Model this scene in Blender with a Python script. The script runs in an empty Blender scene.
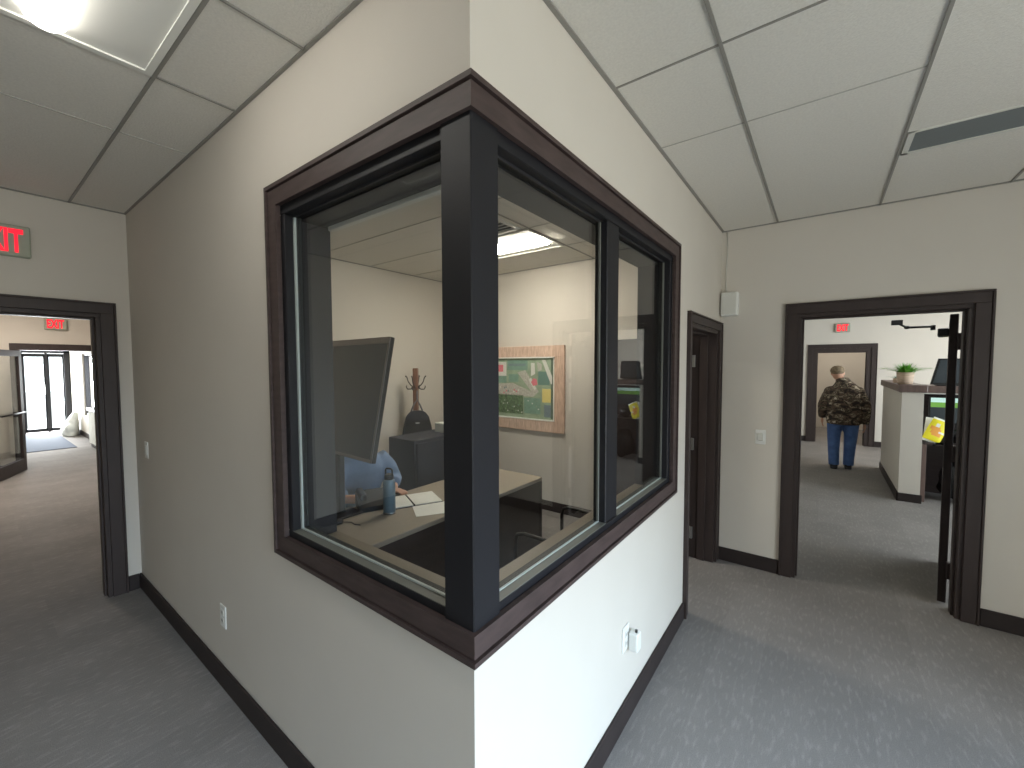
import bpy, bmesh, math, random
from mathutils import Vector, Matrix, Euler
random.seed(7)
C = bpy.context.scene.collection
PI = math.pi
H = 2.74            # ceiling height

# ------------------------------------------------------------------ materials
def lin(c):
    return tuple(((v/255.0)/12.92 if v/255.0 <= .04045 else ((v/255.0+.055)/1.055)**2.4) for v in c) + (1.0,)

def mat(name, rgb, rough=.6, metal=0.0, spec=.5, noise=None, bump=None, emit=None, coat=0.0):
    """noise = (scale, amount, stretch xyz) ; bump = (scale, strength)"""
    m = bpy.data.materials.new(name); m.use_nodes = True
    nt = m.node_tree; b = nt.nodes['Principled BSDF']
    col = lin(rgb)
    b.inputs['Base Color'].default_value = col
    b.inputs['Roughness'].default_value = rough
    b.inputs['Metallic'].default_value = metal
    b.inputs['Specular IOR Level'].default_value = spec
    b.inputs['Coat Weight'].default_value = coat
    tc = nt.nodes.new('ShaderNodeTexCoord')
    if noise:
        sc, amt, st = noise
        mp = nt.nodes.new('ShaderNodeMapping'); mp.inputs['Scale'].default_value = st
        nz = nt.nodes.new('ShaderNodeTexNoise'); nz.inputs['Scale'].default_value = sc; nz.inputs['Detail'].default_value = 5
        mr = nt.nodes.new('ShaderNodeMapRange'); mr.inputs['From Min'].default_value = .3; mr.inputs['From Max'].default_value = .7
        mr.inputs['To Min'].default_value = 1-amt; mr.inputs['To Max'].default_value = 1+amt
        hs = nt.nodes.new('ShaderNodeHueSaturation'); hs.inputs['Color'].default_value = col
        L = nt.links.new
        L(tc.outputs['Object'], mp.inputs['Vector']); L(mp.outputs[0], nz.inputs['Vector'])
        L(nz.outputs['Fac'], mr.inputs['Value']); L(mr.outputs[0], hs.inputs['Value']); L(hs.outputs[0], b.inputs['Base Color'])
    if bump:
        nz2 = nt.nodes.new('ShaderNodeTexNoise'); nz2.inputs['Scale'].default_value = bump[0]; nz2.inputs['Detail'].default_value = 4
        bp = nt.nodes.new('ShaderNodeBump'); bp.inputs['Strength'].default_value = bump[1]; bp.inputs['Distance'].default_value = .01
        nt.links.new(tc.outputs['Object'], nz2.inputs['Vector']); nt.links.new(nz2.outputs['Fac'], bp.inputs['Height'])
        nt.links.new(bp.outputs[0], b.inputs['Normal'])
    if emit:
        b.inputs['Emission Color'].default_value = lin(emit[0]); b.inputs['Emission Strength'].default_value = emit[1]
    return m

def glass_mat(name, tint=(1, 1, 1)):
    m = bpy.data.materials.new(name); m.use_nodes = True
    nt = m.node_tree; nt.nodes.clear(); N = nt.nodes.new; L = nt.links.new
    out = N('ShaderNodeOutputMaterial'); mx = N('ShaderNodeMixShader'); tr = N('ShaderNodeBsdfTransparent'); gl = N('ShaderNodeBsdfGlossy')
    fr = N('ShaderNodeFresnel'); geo = N('ShaderNodeNewGeometry'); mr = N('ShaderNodeMapRange')
    mr.inputs['To Min'].default_value = 1.5; mr.inputs['To Max'].default_value = 1/1.5
    tr.inputs['Color'].default_value = (*tint, 1); gl.inputs['Roughness'].default_value = 0.0
    L(geo.outputs['Backfacing'], mr.inputs['Value']); L(mr.outputs[0], fr.inputs['IOR'])
    L(fr.outputs[0], mx.inputs[0]); L(tr.outputs[0], mx.inputs[1]); L(gl.outputs[0], mx.inputs[2]); L(mx.outputs[0], out.inputs['Surface'])
    return m

def carpet_mat():
    m = bpy.data.materials.new('carpet'); m.use_nodes = True
    nt = m.node_tree; b = nt.nodes['Principled BSDF']; N = nt.nodes.new; L = nt.links.new
    b.inputs['Roughness'].default_value = .95; b.inputs['Specular IOR Level'].default_value = .15
    tc = N('ShaderNodeTexCoord')
    # plank pattern : every plank a touch lighter or darker
    br = N('ShaderNodeTexBrick'); br.inputs['Scale'].default_value = 1.0
    br.inputs['Brick Width'].default_value = .92; br.inputs['Row Height'].default_value = .23
    br.inputs['Mortar Size'].default_value = .0; br.inputs['Color1'].default_value = (.95, .95, .95, 1); br.inputs['Color2'].default_value = (1.05, 1.05, 1.05, 1)
    rot = N('ShaderNodeMapping'); rot.inputs['Rotation'].default_value = (0, 0, PI/2)
    L(tc.outputs['Object'], rot.inputs['Vector']); L(rot.outputs[0], br.inputs['Vector'])
    # short strokes along the planks
    mp = N('ShaderNodeMapping'); mp.inputs['Scale'].default_value = (60, 14, 1)
    n1 = N('ShaderNodeTexNoise'); n1.inputs['Scale'].default_value = 1; n1.inputs['Detail'].default_value = 3
    L(tc.outputs['Object'], mp.inputs['Vector']); L(mp.outputs[0], n1.inputs['Vector'])
    r1 = N('ShaderNodeMapRange'); r1.inputs['From Min'].default_value = .52; r1.inputs['From Max'].default_value = .72
    r1.inputs['To Min'].default_value = .97; r1.inputs['To Max'].default_value = 1.2
    L(n1.outputs['Fac'], r1.inputs['Value'])
    n2 = N('ShaderNodeTexNoise'); n2.inputs['Scale'].default_value = 260; n2.inputs['Detail'].default_value = 2
    r2 = N('ShaderNodeMapRange'); r2.inputs['To Min'].default_value = .6; r2.inputs['To Max'].default_value = 1.4
    L(tc.outputs['Object'], n2.inputs['Vector']); L(n2.outputs['Fac'], r2.inputs['Value'])
    n3 = N('ShaderNodeTexNoise'); n3.inputs['Scale'].default_value = 2.2; n3.inputs['Detail'].default_value = 3
    r3 = N('ShaderNodeMapRange'); r3.inputs['To Min'].default_value = .8; r3.inputs['To Max'].default_value = 1.2
    L(tc.outputs['Object'], n3.inputs['Vector']); L(n3.outputs['Fac'], r3.inputs['Value'])
    m1 = N('ShaderNodeMath'); m1.operation = 'MULTIPLY'; L(r1.outputs[0], m1.inputs[0]); L(r2.outputs[0], m1.inputs[1])
    m2 = N('ShaderNodeMath'); m2.operation = 'MULTIPLY'; L(m1.outputs[0], m2.inputs[0]); L(r3.outputs[0], m2.inputs[1])
    vm = N('ShaderNodeVectorMath'); vm.operation = 'SCALE'; L(br.outputs['Color'], vm.inputs[0]); L(m2.outputs[0], vm.inputs['Scale'])
    v2 = N('ShaderNodeVectorMath'); v2.operation = 'MULTIPLY'; L(vm.outputs[0], v2.inputs[0]); v2.inputs[1].default_value = (.228, .212, .200)
    L(v2.outputs[0], b.inputs['Base Color'])
    bp = N('ShaderNodeBump'); bp.inputs['Strength'].default_value = .35; bp.inputs['Distance'].default_value = .004
    L(m1.outputs[0], bp.inputs['Height']); L(bp.outputs[0], b.inputs['Normal'])
    return m

def camo_mat():
    m = bpy.data.materials.new('camouflage_cloth'); m.use_nodes = True
    nt = m.node_tree; b = nt.nodes['Principled BSDF']; N = nt.nodes.new; L = nt.links.new
    b.inputs['Roughness'].default_value = .9
    tc = N('ShaderNodeTexCoord'); mp = N('ShaderNodeMapping'); mp.inputs['Scale'].default_value = (1, 1, 1.7)
    n = N('ShaderNodeTexNoise'); n.inputs['Scale'].default_value = 11; n.inputs['Detail'].default_value = 4; n.inputs['Distortion'].default_value = .8
    cr = N('ShaderNodeValToRGB'); cr.color_ramp.interpolation = 'CONSTANT'
    e = cr.color_ramp.elements; e[0].position = 0; e[0].color = lin((42, 35, 31)); e[1].position = .44; e[1].color = lin((96, 78, 66))
    for p_, c_ in ((.51, (48, 46, 36)), (.56, (158, 144, 122)), (.6, (74, 58, 48)), (.66, (196, 186, 168))):
        k = e.new(p_); k.color = lin(c_)
    L(tc.outputs['Object'], mp.inputs['Vector']); L(mp.outputs[0], n.inputs['Vector']); L(n.outputs['Fac'], cr.inputs['Fac']); L(cr.outputs[0], b.inputs['Base Color'])
    return m

M = dict(
    wall=mat('wall_paint', (205, 199, 189), .75, noise=(3, .015, (1, 1, 1)), bump=(220, .04)),
    tile=mat('ceiling_tile', (218, 215, 207), .9, noise=(120, .05, (1, 1, 1)), bump=(160, .25)),
    tee=mat('ceiling_tee_metal', (140, 138, 132), .5),
    score=mat('ceiling_score', (176, 174, 167), .7),
    carpet=carpet_mat(),
    wood=mat('stained_trim_wood', (70, 58, 56), .5, noise=(5, .22, (2, 2, 9)), spec=.35),
    base=mat('dark_base_trim', (46, 39, 38), .55, noise=(6, .12, (1, 1, 1)), spec=.3),
    jamb=mat('dark_door_frame', (56, 47, 45), .5, noise=(4, .12, (7, 7, 1)), spec=.35),
    leafwood=mat('stained_door_wood', (42, 33, 31), .6, noise=(4, .2, (12, 12, 1)), spec=.25),
    black=mat('black_anodised_frame', (28, 28, 32), .5, spec=.35),
    lining=mat('charcoal_lining', (40, 40, 44), .5),
    gasket=mat('pale_glazing_edge', (176, 186, 184), .45), bead_sheen=mat('grey_bead_and_ledge_sheen', (104, 106, 100), .5),  # the grey serves real beads and the painted sheen on the ledges
    sill=mat('tan_sill_laminate', (132, 120, 104), .45),
    glass=glass_mat('clear_glass', (.96, .97, .965)),
    white=mat('white_plastic', (225, 226, 222), .4),
    offwhite=mat('offwhite_plastic', (205, 205, 198), .45),
    slot=mat('dark_slot', (20, 20, 20), .7),
    lens=mat('lamp_lens', (255, 255, 255), .4, emit=((255, 250, 240), 13)),
    lenso=mat('office_lamp_lens', (255, 255, 255), .4, emit=((255, 246, 230), 48)),
    lensfar_added=mat('added_far_lamp_lens', (255, 255, 255), .4, emit=((255, 244, 228), 30)),
    lensleft_added=mat('added_left_lamp_lens', (255, 255, 255), .4, emit=((255, 242, 228), 75)),
    troffer=mat('troffer_white_enamel', (222, 222, 216), .35),
    vent=mat('vent_grey', (112, 118, 120), .6),
    red=mat('exit_red', (230, 20, 50), .4, emit=((255, 14, 45), 1.15)),
    exitbody=mat('exit_body', (160, 166, 150), .5),
    desk=mat('desk_laminate', (150, 140, 126), .5, noise=(30, .05, (1, 6, 1))),
    deskdark=mat('desk_dark_wood', (50, 40, 38), .45, noise=(5, .2, (1, 1, 8))),
    screen=mat('black_screen', (50, 58, 64), .3),
    bezel=mat('monitor_bezel', (125, 118, 116), .4),
    blackp=mat('black_plastic', (28, 28, 30), .45),
    blackc=mat('black_cloth', (30, 28, 28), .9),
    slate=mat('dark_slate_upholstery', (40, 40, 48), .8, noise=(90, .1, (1, 1, 1))),
    blueshirt=mat('pale_blue_cotton', (116, 136, 164), .9, noise=(20, .08, (1, 1, 1)), bump=(14, .6)),
    skin=mat('skin', (190, 145, 120), .6),
    hair=mat('brown_hair', (80, 62, 48), .8),
    bottle=mat('slate_blue_steel', (104, 126, 140), .35, metal=.2),
    steel=mat('brushed_steel', (170, 172, 172), .3, metal=.9),
    paper=mat('white_paper', (235, 235, 228), .8),
    ink=mat('ruled_ink', (165, 168, 175), .8),
    kraft=mat('pale_wood', (188, 150, 120), .6, noise=(8, .25, (1, 1, 8))),
    coatwood=mat('coat_rack_wood', (126, 88, 70), .45, noise=(8, .25, (6, 6, 1))),
    picwood=mat('rustic_pink_wood', (205, 176, 156), .7, noise=(7, .22, (9, 1, 1.5))),
    jeans=mat('blue_denim', (74, 102, 152), .9, noise=(14, .2, (1, 1, 1)), bump=(20, .5)),
    camo=camo_mat(),
    capc=mat('tan_camouflage_cap', (122, 106, 84), .9, noise=(38, .5, (1, 1, 1))),
    shoe=mat('dark_grey_shoe', (40, 40, 46), .7),
    leaf=mat('bright_green_blades', (92, 158, 42), .6, noise=(30, .3, (1, 1, 1))),
    leaf2=mat('grey_green_leaves', (112, 138, 112), .7),
    pot=mat('whitewashed_wood_pot', (196, 172, 150), .7, noise=(9, .25, (1, 1, 6))),
    soil=mat('soil', (50, 38, 28), .95),
    counter=mat('grey_brown_counter_wood', (98, 80, 74), .45, noise=(5, .2, (6, 1, 1))),
    yellow=mat('yellow_print', (235, 222, 40), .4), orange=mat('orange_print', (232, 160, 70), .4), silver=mat('white_print', (225, 225, 215), .35),
    green=mat('green_picture', (100, 150, 60), .5, emit=((110, 160, 70), .45)), sky=mat('sky_picture', (190, 220, 215), .5, emit=((190, 225, 215), .5)),
    polybag=mat('black_polythene', (14, 14, 16), .18),
    mat_=mat('blue_grey_entrance_mat', (44, 54, 70), .95, noise=(120, .2, (1, 1, 1))),
    canvas=mat('pale_grey_canvas', (196, 198, 192), .8, noise=(7, .12, (1, 1, 1)), bump=(9, .5)),
    ground=mat('pale_concrete_ground', (200, 198, 192), .9),
    strap=mat('grey_strap', (110, 110, 115), .7),
)

# ------------------------------------------------------------------ mesh helpers
class MB:
    def __init__(self): self.bm = bmesh.new(); self.mats = []
    def mi(self, m):
        if m not in self.mats: self.mats.append(m)
        return self.mats.index(m)
    def box(self, x0, x1, y0, y1, z0, z1, m, bev=0.0, seg=1, T=None):
        x0, x1 = sorted((x0, x1)); y0, y1 = sorted((y0, y1)); z0, z1 = sorted((z0, z1))
        r = bmesh.ops.create_cube(self.bm, size=1)
        vs = r['verts']
        for v in vs: v.co = Vector(((x0+x1)/2+v.co.x*(x1-x0), (y0+y1)/2+v.co.y*(y1-y0), (z0+z1)/2+v.co.z*(z1-z0)))
        fs = list({f for v in vs for f in v.link_faces})
        if bev > 0:
            es = list({e for v in vs for e in v.link_edges})
            r = bmesh.ops.bevel(self.bm, geom=es, offset=min(bev, .45*min(x1-x0, y1-y0, z1-z0)), segments=seg, affect='EDGES', profile=.6)
            fs = [f for f in set(fs) | set(r['faces']) if f.is_valid]
        k = self.mi(m)
        vv = set()
        for f in fs:
            f.material_index = k; vv.update(f.verts)
        if T is not None:
            for v in vv: v.co = T @ v.co
        return self
    def tube(self, pts, r, m, n=10, cap=True):
        k = self.mi(m); pts = [Vector(p) for p in pts]; rings = []
        rr = r if isinstance(r, (list, tuple)) else [r]*len(pts)
        up = None
        for i, p in enumerate(pts):
            d = (pts[min(i+1, len(pts)-1)]-pts[max(i-1, 0)]).normalized()
            if up is None or abs(up.dot(d)) > .98: up = Vector((0, 0, 1)) if abs(d.z) < .9 else Vector((1, 0, 0))
            a = d.cross(up).normalized(); b = a.cross(d).normalized(); up = b
            ra = rr[i] if isinstance(rr[i], (tuple, list)) else (rr[i], rr[i])
            rings.append([self.bm.verts.new(p+a*math.cos(t)*ra[0]+b*math.sin(t)*ra[1]) for t in [2*PI*j/n for j in range(n)]])
        for i in range(len(rings)-1):
            for j in range(n):
                f = self.bm.faces.new((rings[i][j], rings[i][(j+1) % n], rings[i+1][(j+1) % n], rings[i+1][j])); f.material_index = k; f.smooth = True
        if cap:
            for rg in (rings[0], rings[-1]):
                f = self.bm.faces.new(rg); f.material_index = k
        return self
    def lathe(self, prof, m, c=(0, 0, 0), n=24, sx=1, sy=1):
        k = self.mi(m); rings = []
        for r, z in prof:
            rings.append([self.bm.verts.new((c[0]+sx*r*math.cos(2*PI*j/n), c[1]+sy*r*math.sin(2*PI*j/n), c[2]+z)) for j in range(n)])
        for i in range(len(rings)-1):
            for j in range(n):
                f = self.bm.faces.new((rings[i][j], rings[i][(j+1) % n], rings[i+1][(j+1) % n], rings[i+1][j])); f.material_index = k; f.smooth = True
        f = self.bm.faces.new(rings[0]); f.material_index = k
        f = self.bm.faces.new(rings[-1]); f.material_index = k
        return self
    def poly(self, pts, d, m):
        """prism : polygon pts extruded by vector d"""
        k = self.mi(m); d = Vector(d)
        a = [self.bm.verts.new(Vector(p)) for p in pts]; b = [self.bm.verts.new(Vector(p)+d) for p in pts]
        n = len(pts); fs = [self.bm.faces.new(a), self.bm.faces.new(b)]
        for i in range(n): fs.append(self.bm.faces.new((a[i], a[(i+1) % n], b[(i+1) % n], b[i])))
        for f in fs: f.material_index = k
        return self
    def ell(self, c, r, m, T=None, u=16, v=12):
        k = self.mi(m)
        rs = bmesh.ops.create_uvsphere(self.bm, u_segments=u, v_segments=v, radius=1)
        vs = rs['verts']
        for w in vs:
            q = Vector((w.co.x*r[0], w.co.y*r[1], w.co.z*r[2]))
            if T is not None: q = T @ q
            w.co = q+Vector(c)
        for f in {f for w in vs for f in w.link_faces}: f.material_index = k; f.smooth = True
        return self
    def build(self, name, parent=None, loc=None, kind=None):
        bmesh.ops.recalc_face_normals(self.bm, faces=self.bm.faces[:])
        me = bpy.data.meshes.new(name); self.bm.to_mesh(me); self.bm.free()
        for m in self.mats: me.materials.append(m)
        o = bpy.data.objects.new(name, me); C.objects.link(o)
        if parent is not None: o.parent = parent
        if loc is not None: o.location = loc
        if kind: o['kind'] = kind
        return o

def recenter(o, p):
    """put the origin of a world-built mesh at p (p in the parent's space)"""
    o.data.transform(Matrix.Translation(-Vector(p))); o.location = p; return o

def empty(name, loc=(0, 0, 0), rz=0, label=None, cat=None, group=None, kind=None):
    o = bpy.data.objects.new(name, None); C.objects.link(o); o.location = loc; o.rotation_euler = (0, 0, rz); o.empty_display_size = .1
    return tag(o, label, cat, group, kind)
def tag(o, label=None, cat=None, group=None, kind=None):
    if label: o['label'] = label
    if cat: o['category'] = cat
    if group: o['group'] = group
    if kind: o['kind'] = kind
    return o

def organic(mb, name, parent, voxel=.012, smooth=6):
    """fuse the lofts of mb into one continuous skin"""
    o = mb.build(name, parent)
    r = o.modifiers.new('r', 'REMESH'); r.mode = 'VOXEL'; r.voxel_size = voxel; r.use_smooth_shade = True
    s = o.modifiers.new('s', 'SMOOTH'); s.iterations = smooth; s.factor = .6
    dg = bpy.context.evaluated_depsgraph_get(); dg.update()
    me = bpy.data.meshes.new_from_object(o.evaluated_get(dg)); me.name = name
    ms = list(o.data.materials); o.modifiers.clear(); o.data = me
    me.materials.clear(); [me.materials.append(m) for m in ms]
    for p in me.polygons: p.material_index = 0
    return o

def text(body, size, depth, m, parent, name='lettering', loc=(0, 0, 0), rot=(PI/2, 0, 0), sx=1.0):
    cu = bpy.data.curves.new(name, 'FONT'); cu.body = body; cu.size = size; cu.extrude = depth; cu.align_x = 'CENTER'; cu.align_y = 'CENTER'; cu.offset = size*.03
    t = bpy.data.objects.new(name, cu); C.objects.link(t)
    dg = bpy.context.evaluated_depsgraph_get(); dg.update()
    me = bpy.data.meshes.new_from_object(t.evaluated_get(dg)); me.materials.clear(); me.materials.append(m)
    bpy.data.objects.remove(t)
    xs = [v.co.x for v in me.vertices]; ys = [v.co.y for v in me.vertices]; w0, h0 = max(xs)-min(xs), max(ys)-min(ys)
    me.transform(Matrix.Diagonal((sx[0]/w0, sx[1]/h0, 1, 1)) @ Matrix.Translation((-(max(xs)+min(xs))/2, -(max(ys)+min(ys))/2, 0)))
    o = bpy.data.objects.new(name, me); C.objects.link(o); o.parent = parent; o.location = loc; o.rotation_euler = rot
    return o

# ------------------------------------------------------------------ shell
XL, YB, YF = -3.34, 3.2, 3.056     # left wall face, office back wall face, passage far wall face
WX0, WY1 = -.993, 1.685           # window openings
WZ0, WZ1 = .970, 2.270
W = M['wall']
def S(name, mb): return mb.build(name, kind='structure')

S('floor', MB().box(-14.9, 5.2, -3.7, 13.2, -.10, 0, M['carpet']))
# corner room
S('wall_front', MB().box(XL, WX0, 0, .2, 0, H, W).box(WX0, 0, 0, .072, 0, WZ0, W).box(WX0, -.0, .072, .2, 0, .9, W).box(WX0, 0, 0, .2, WZ1, H, W))
S('wall_side', MB().box(-.072, 0, .2, WY1, 0, WZ0, W).box(-.2, -.072, .2, WY1, 0, .9, W).box(-.072, 0, .072, .2, .9, WZ0, W).box(-.2, 0, .2, WY1, WZ1, H, W).box(-.2, 0, WY1, 2.07, 0, H, W)
  .box(-.2, 0, 2.07, 2.975, 1.925, H, W).box(-.2, 0, 2.975, YB, 0, H, W))
S('wall_back', MB().box(XL, -.0, YB, 3.34, 0, H, W))
S('wall_right', MB().box(0, .53, YF, 3.2, 0, H, W).box(.53, 1.445, YF, 3.2, 2.03, H, W).box(1.445, 3.6, YF, 3.2, 0, H, W))
S('wall_left', MB().box(-3.5, XL, -3.6, -1.10, 0, H, W).box(-3.5, XL, -1.10, -.155, 2.03, H, W).box(-3.5, XL, -.155, 3.34, 0, H, W))
S('wall_south', MB().box(-3.5, 3.75, -3.75, -3.6, 0, H, W))
# east wall with the daylight windows
def pierced(name, axis, c0, c1, a0, a1, holes, z1=H):
    mb = MB(); cur = a0
    def bx(p, q, u, v):
        if q-p < 1e-4 or v-u < 1e-4: return
        if axis == 'x': mb.box(c0, c1, p, q, u, v, W)
        else: mb.box(p, q, c0, c1, u, v, W)
    for h0, h1, b, t in holes:
        bx(cur, h0, 0, z1); bx(h0, h1, 0, b); bx(h0, h1, t, z1); cur = h1
    bx(cur, a1, 0, z1)
    return S(name, mb)
EX = 3.6
pierced('wall_east', 'x', EX, EX+.15, -3.6, 3.2, [(-2.1, 1.1, .55, 2.2)])
# far right room
pierced('wall_far_right', 'y', 10.1, 10.25, -1.1, 5.2, [(.505, 1.455, 0, 1.97)])
pierced('wall_right_room_east', 'x', 5.05, 5.2, 3.2, 12.9, [(3.8, 8.6, .7, 2.2)])
S('wall_right_room_west', MB().box(-1.2, -1.05, 3.34, 12.9, 0, H, W))
S('wall_right_room_end', MB().box(-1.05, 5.05, 12.75, 12.9, 0, H, W))
S('wall_right_room_front', MB().box(3.6, 5.2, 3.056, 3.2, 0, H, W))
# far left room
S('wall_left_room_side', MB().box(-9.42, -3.5, 1.15, 1.3, 0, H, W))
S('wall_left_room_south', MB().box(-9.42, -3.5, -3.35, -3.2, 0, H, W))
pierced('wall_partition', 'x', -9.57, -9.42, -3.35, 1.3, [(-.19, .85, 0, 1.93)])
pierced('wall_vestibule_side', 'y', .95, 1.1, -14.8, -9.57, [(-13.0, -10.9, .5, 1.92)])
S('wall_vestibule_south', MB().box(-14.8, -9.57, -1.75, -1.6, 0, H, W))
pierced('wall_entrance', 'x', -14.85, -14.7, -1.75, 1.1, [(.1, .93, 0, 2.05)])
S('ground_outside', MB().box(-40, -14.9, -14, 14, -.14, -.04, M['ground']))
# ceiling
S('ceiling', MB().box(-14.9, 5.2, -3.7, 13.2, H, H+.08, M['tile']))

def tee(mb, a, b, w=.022, m='tee', d=.006):
    (x0, y0), (x1, y1) = a, b
    if abs(x0-x1) < 1e-6: mb.box(x0-w/2, x0+w/2, y0, y1, H-d, H+.01, M[m])
    else: mb.box(x0, x1, y0-w/2, y0+w/2, H-d, H+.01, M[m])
g = MB()   # grid over the passage on the right
for x in (.387, .975, 1.563, 2.151, 2.739, 3.327): tee(g, (x, 0 if x < 1 else -.28), (x, YF), .012)
tee(g, (.016, .83), (EX, .83), .006, 'tee', .005)
for x0, x1 in ((0, .387), (.387, .975)): tee(g, (x0, 1.40), (x1, 1.40), .005, 'score', .003)
tee(g, (.008, 0), (.008, YF), .016); tee(g, (0, YF-.008), (EX, YF-.008), .016)
S('trim_1', g)
g = MB()   # grid over the passage on the left
for y in (-.28, -.88, -1.48, -2.08, -2.68, -3.28): tee(g, (XL, y), (EX, y), .012)
for x in (-1.34, -.12, 1.1, 2.3): tee(g, (x, -3.6), (x, -.012), .009, 'tee', .0052)
for x in (-.76,): tee(g, (x, -.28), (x, 0), .008)
for x in (-1.95,): tee(g, (x, -.88), (x, 0), .005, 'score', .003)
tee(g, (XL, -.006), (0, -.006), .012); tee(g, (XL+.008, -3.6), (XL+.008, 0), .016)
S('trim_2', g)
g = MB()   # grid in the office
for y in (.8, 1.4, 2.0, 2.6): tee(g, (XL, y), (-.2, y), .007, 'score', .004)
for x in (-1.21,): tee(g, (x, .2), (x, YB-.02), .012, 'tee', .0052)
tee(g, (XL, YB-.01), (-.2, YB-.01), .02); tee(g, (XL+.01, .2), (XL+.01, YB), .02)
S('trim_3', g)

# baseboards
BH = .112
def bb(name, segs):
    mb = MB()
    for x0, x1, y0, y1 in segs:
        mb.box(x0, x1, y0, y1, 0, BH, M['base'], .004)
    return S(name, mb)
bb('baseboard_front', [(XL, .014, -.014, 0)])
bb('baseboard_side', [(0, .014, 0, 1.995)])
bb('baseboard_right', [(.014, .452, YF-.014, YF), (1.525, EX, YF-.014, YF)])
bb('baseboard_left', [(XL, XL+.014, -.075, -.014), (XL, XL+.014, -3.6, -1.18)])
bb('baseboard_back', [(XL, -.2, YB-.014, YB), (XL, XL+.014, .2, YB-.014), (XL, -.2, .2, .214)])
bb('baseboard_far_right', [(1.54, 5.05, 10.086, 10.1), (-1.05, .42, 10.086, 10.1)])
bb('baseboard_far_left', [(-9.42, -3.5, 1.136, 1.15), (-9.42, -9.406, -3.2, -.28), (-14.7, -9.57, .936, .95)])

# ------------------------------------------------------------------ corner window
win = empty('window_1', (0, 0, .87), kind='structure')
def wb(mb, name):
    o = mb.build(name, win); o.data.transform(Matrix.Translation((0, 0, -.87))); return o
cw = .070; T0, T1 = 2.341, .899
wd = M['wood']; bk = M['black']
mb = MB()
t = .018; e = .025; bw = .014
def ring(plane, o0, o1, th):
    """mitred casing strip lying o0..o1 inside the outer edge, th thick, ending square at the building corner"""
    A = WX0-cw if plane == 'y' else WY1+cw            # outer end
    sg = 1 if plane == 'y' else -1
    a_o, a_i = A+sg*o0, A+sg*o1
    c_ = th if plane == 'y' else 0.0                  # the front piece covers the corner
    def P(a, z): return (a, 0, z) if plane == 'y' else (0, a, z)
    d = (0, -th, 0) if plane == 'y' else (th, 0, 0)
    mb.poly([P(a_o, T0-o0), P(c_, T0-o0), P(c_, T0-o1), P(a_i, T0-o1)], d, wd)
    mb.poly([P(a_o, T1+o0), P(c_, T1+o0), P(c_, T1+o1), P(a_i, T1+o1)], d, wd)
    mb.poly([P(a_o, T0-o0), P(a_i, T0-o1), P(a_i, T1+o1), P(a_o, T1+o0)], d, wd)
for pl_ in ('y', 'x'):
    ring(pl_, 0, bw, e); ring(pl_, bw, bw+.004, t*.55); ring(pl_, bw+.004, cw+.008, t)
wb(mb, 'casing')
FI, FO = .003, .072
fz0, fz1 = 1.000, 2.230
fx, fy = WX0+.033, WY1-.045
mb = MB()
mb.box(WX0, -.1, FI, FO, WZ0, fz0, bk, .002).box(WX0, -.1, FI, FO, fz1, WZ1, bk, .002).box(WX0, fx, FI, FO, fz0, fz1, bk, .002)
wb(mb, 'frame')
mb = MB()
mb.box(-FI, -FO, .1, WY1, WZ0, fz0, bk, .002).box(-FI, -FO, .1, WY1, fz1, WZ1, bk, .002).box(-FI, -FO, fy, WY1, fz0, fz1, bk, .002)
MY0, MY1 = .81, .925
wb(mb, 'frame')
wb(MB().box(-.006, -.062, MY0, MY1, fz0, fz1, bk, .003), 'mullion')
wb(MB().box(-.1, .006, -.006, .1, WZ0-.0, WZ1, bk, .003), 'corner_post')
GY = .042
def pane(x0, x1, y0, y1, axis):
    g = MB()
    if axis == 'y': g.box(x0, x1, GY, GY+.006, fz0, fz1, M['glass'])
    else: g.box(-GY-.006, -GY, y0, y1, fz0, fz1, M['glass'])
    wb(g, 'glass_pane')
    s = MB(); k = .007; gs = M['gasket']
    if axis == 'y':
        for a in (GY-k, ):
            s.box(x0, x1, a, a+k, fz0, fz0+k, gs).box(x0, x1, a, a+k, fz1-k, fz1, M['lining']).box(x0, x0+k*1.6, a, a+k, fz0+k, fz1-k, gs).box(x0, x1, FI+.001, a, fz0, fz0+.002, M['bead_sheen'])  # last box : grey plate painting reflected light onto the black ledge
    else:
        s.box(-GY, -GY+k, y0, y1, fz0, fz0+k*.7, gs).box(-GY, -GY+k, y0, y1, fz1-k, fz1, M['lining']).box(-GY, -GY+k, y1-k*1.4, y1, fz0+k, fz1-k, M['bead_sheen']).box(-GY+k, -FI-.001, y0, y1, fz0, fz0+.002, M['bead_sheen'])  # last box : same ledge plate, its grey stands for reflected light
    wb(s, 'glazing_bead_and_ledge_sheen')
pane(fx, -.1, 0, 0, 'y'); pane(0, 0, .1, MY0, 'x'); pane(0, 0, MY1, fy, 'x')
ln = M['lining']
mb = MB()
mb.box(WX0, WX0+.01, FO, .2, .931, WZ1, ln).box(WX0, -.1, FO, .2, fz1-.004, WZ1, ln).box(-.2, -FO, .1, WY1, fz1-.004, WZ1, ln).box(-.2, -FO, WY1-.01, WY1, .931, WZ1, ln)
wb(mb, 'jamb_lining')
wb(MB().poly([(WX0, FO, .9), (-FO, FO, .9), (-FO, WY1, .9), (-.205, WY1, .9), (-.205, .205, .9), (WX0, .205, .9)], (0, 0, .03), M['sill']), 'window_sill')
wb(MB().box(WX0+.035, -.12, .176, .2, fz1-.022, fz1-.004, M['troffer'], .002), 'shade_rail')

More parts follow.
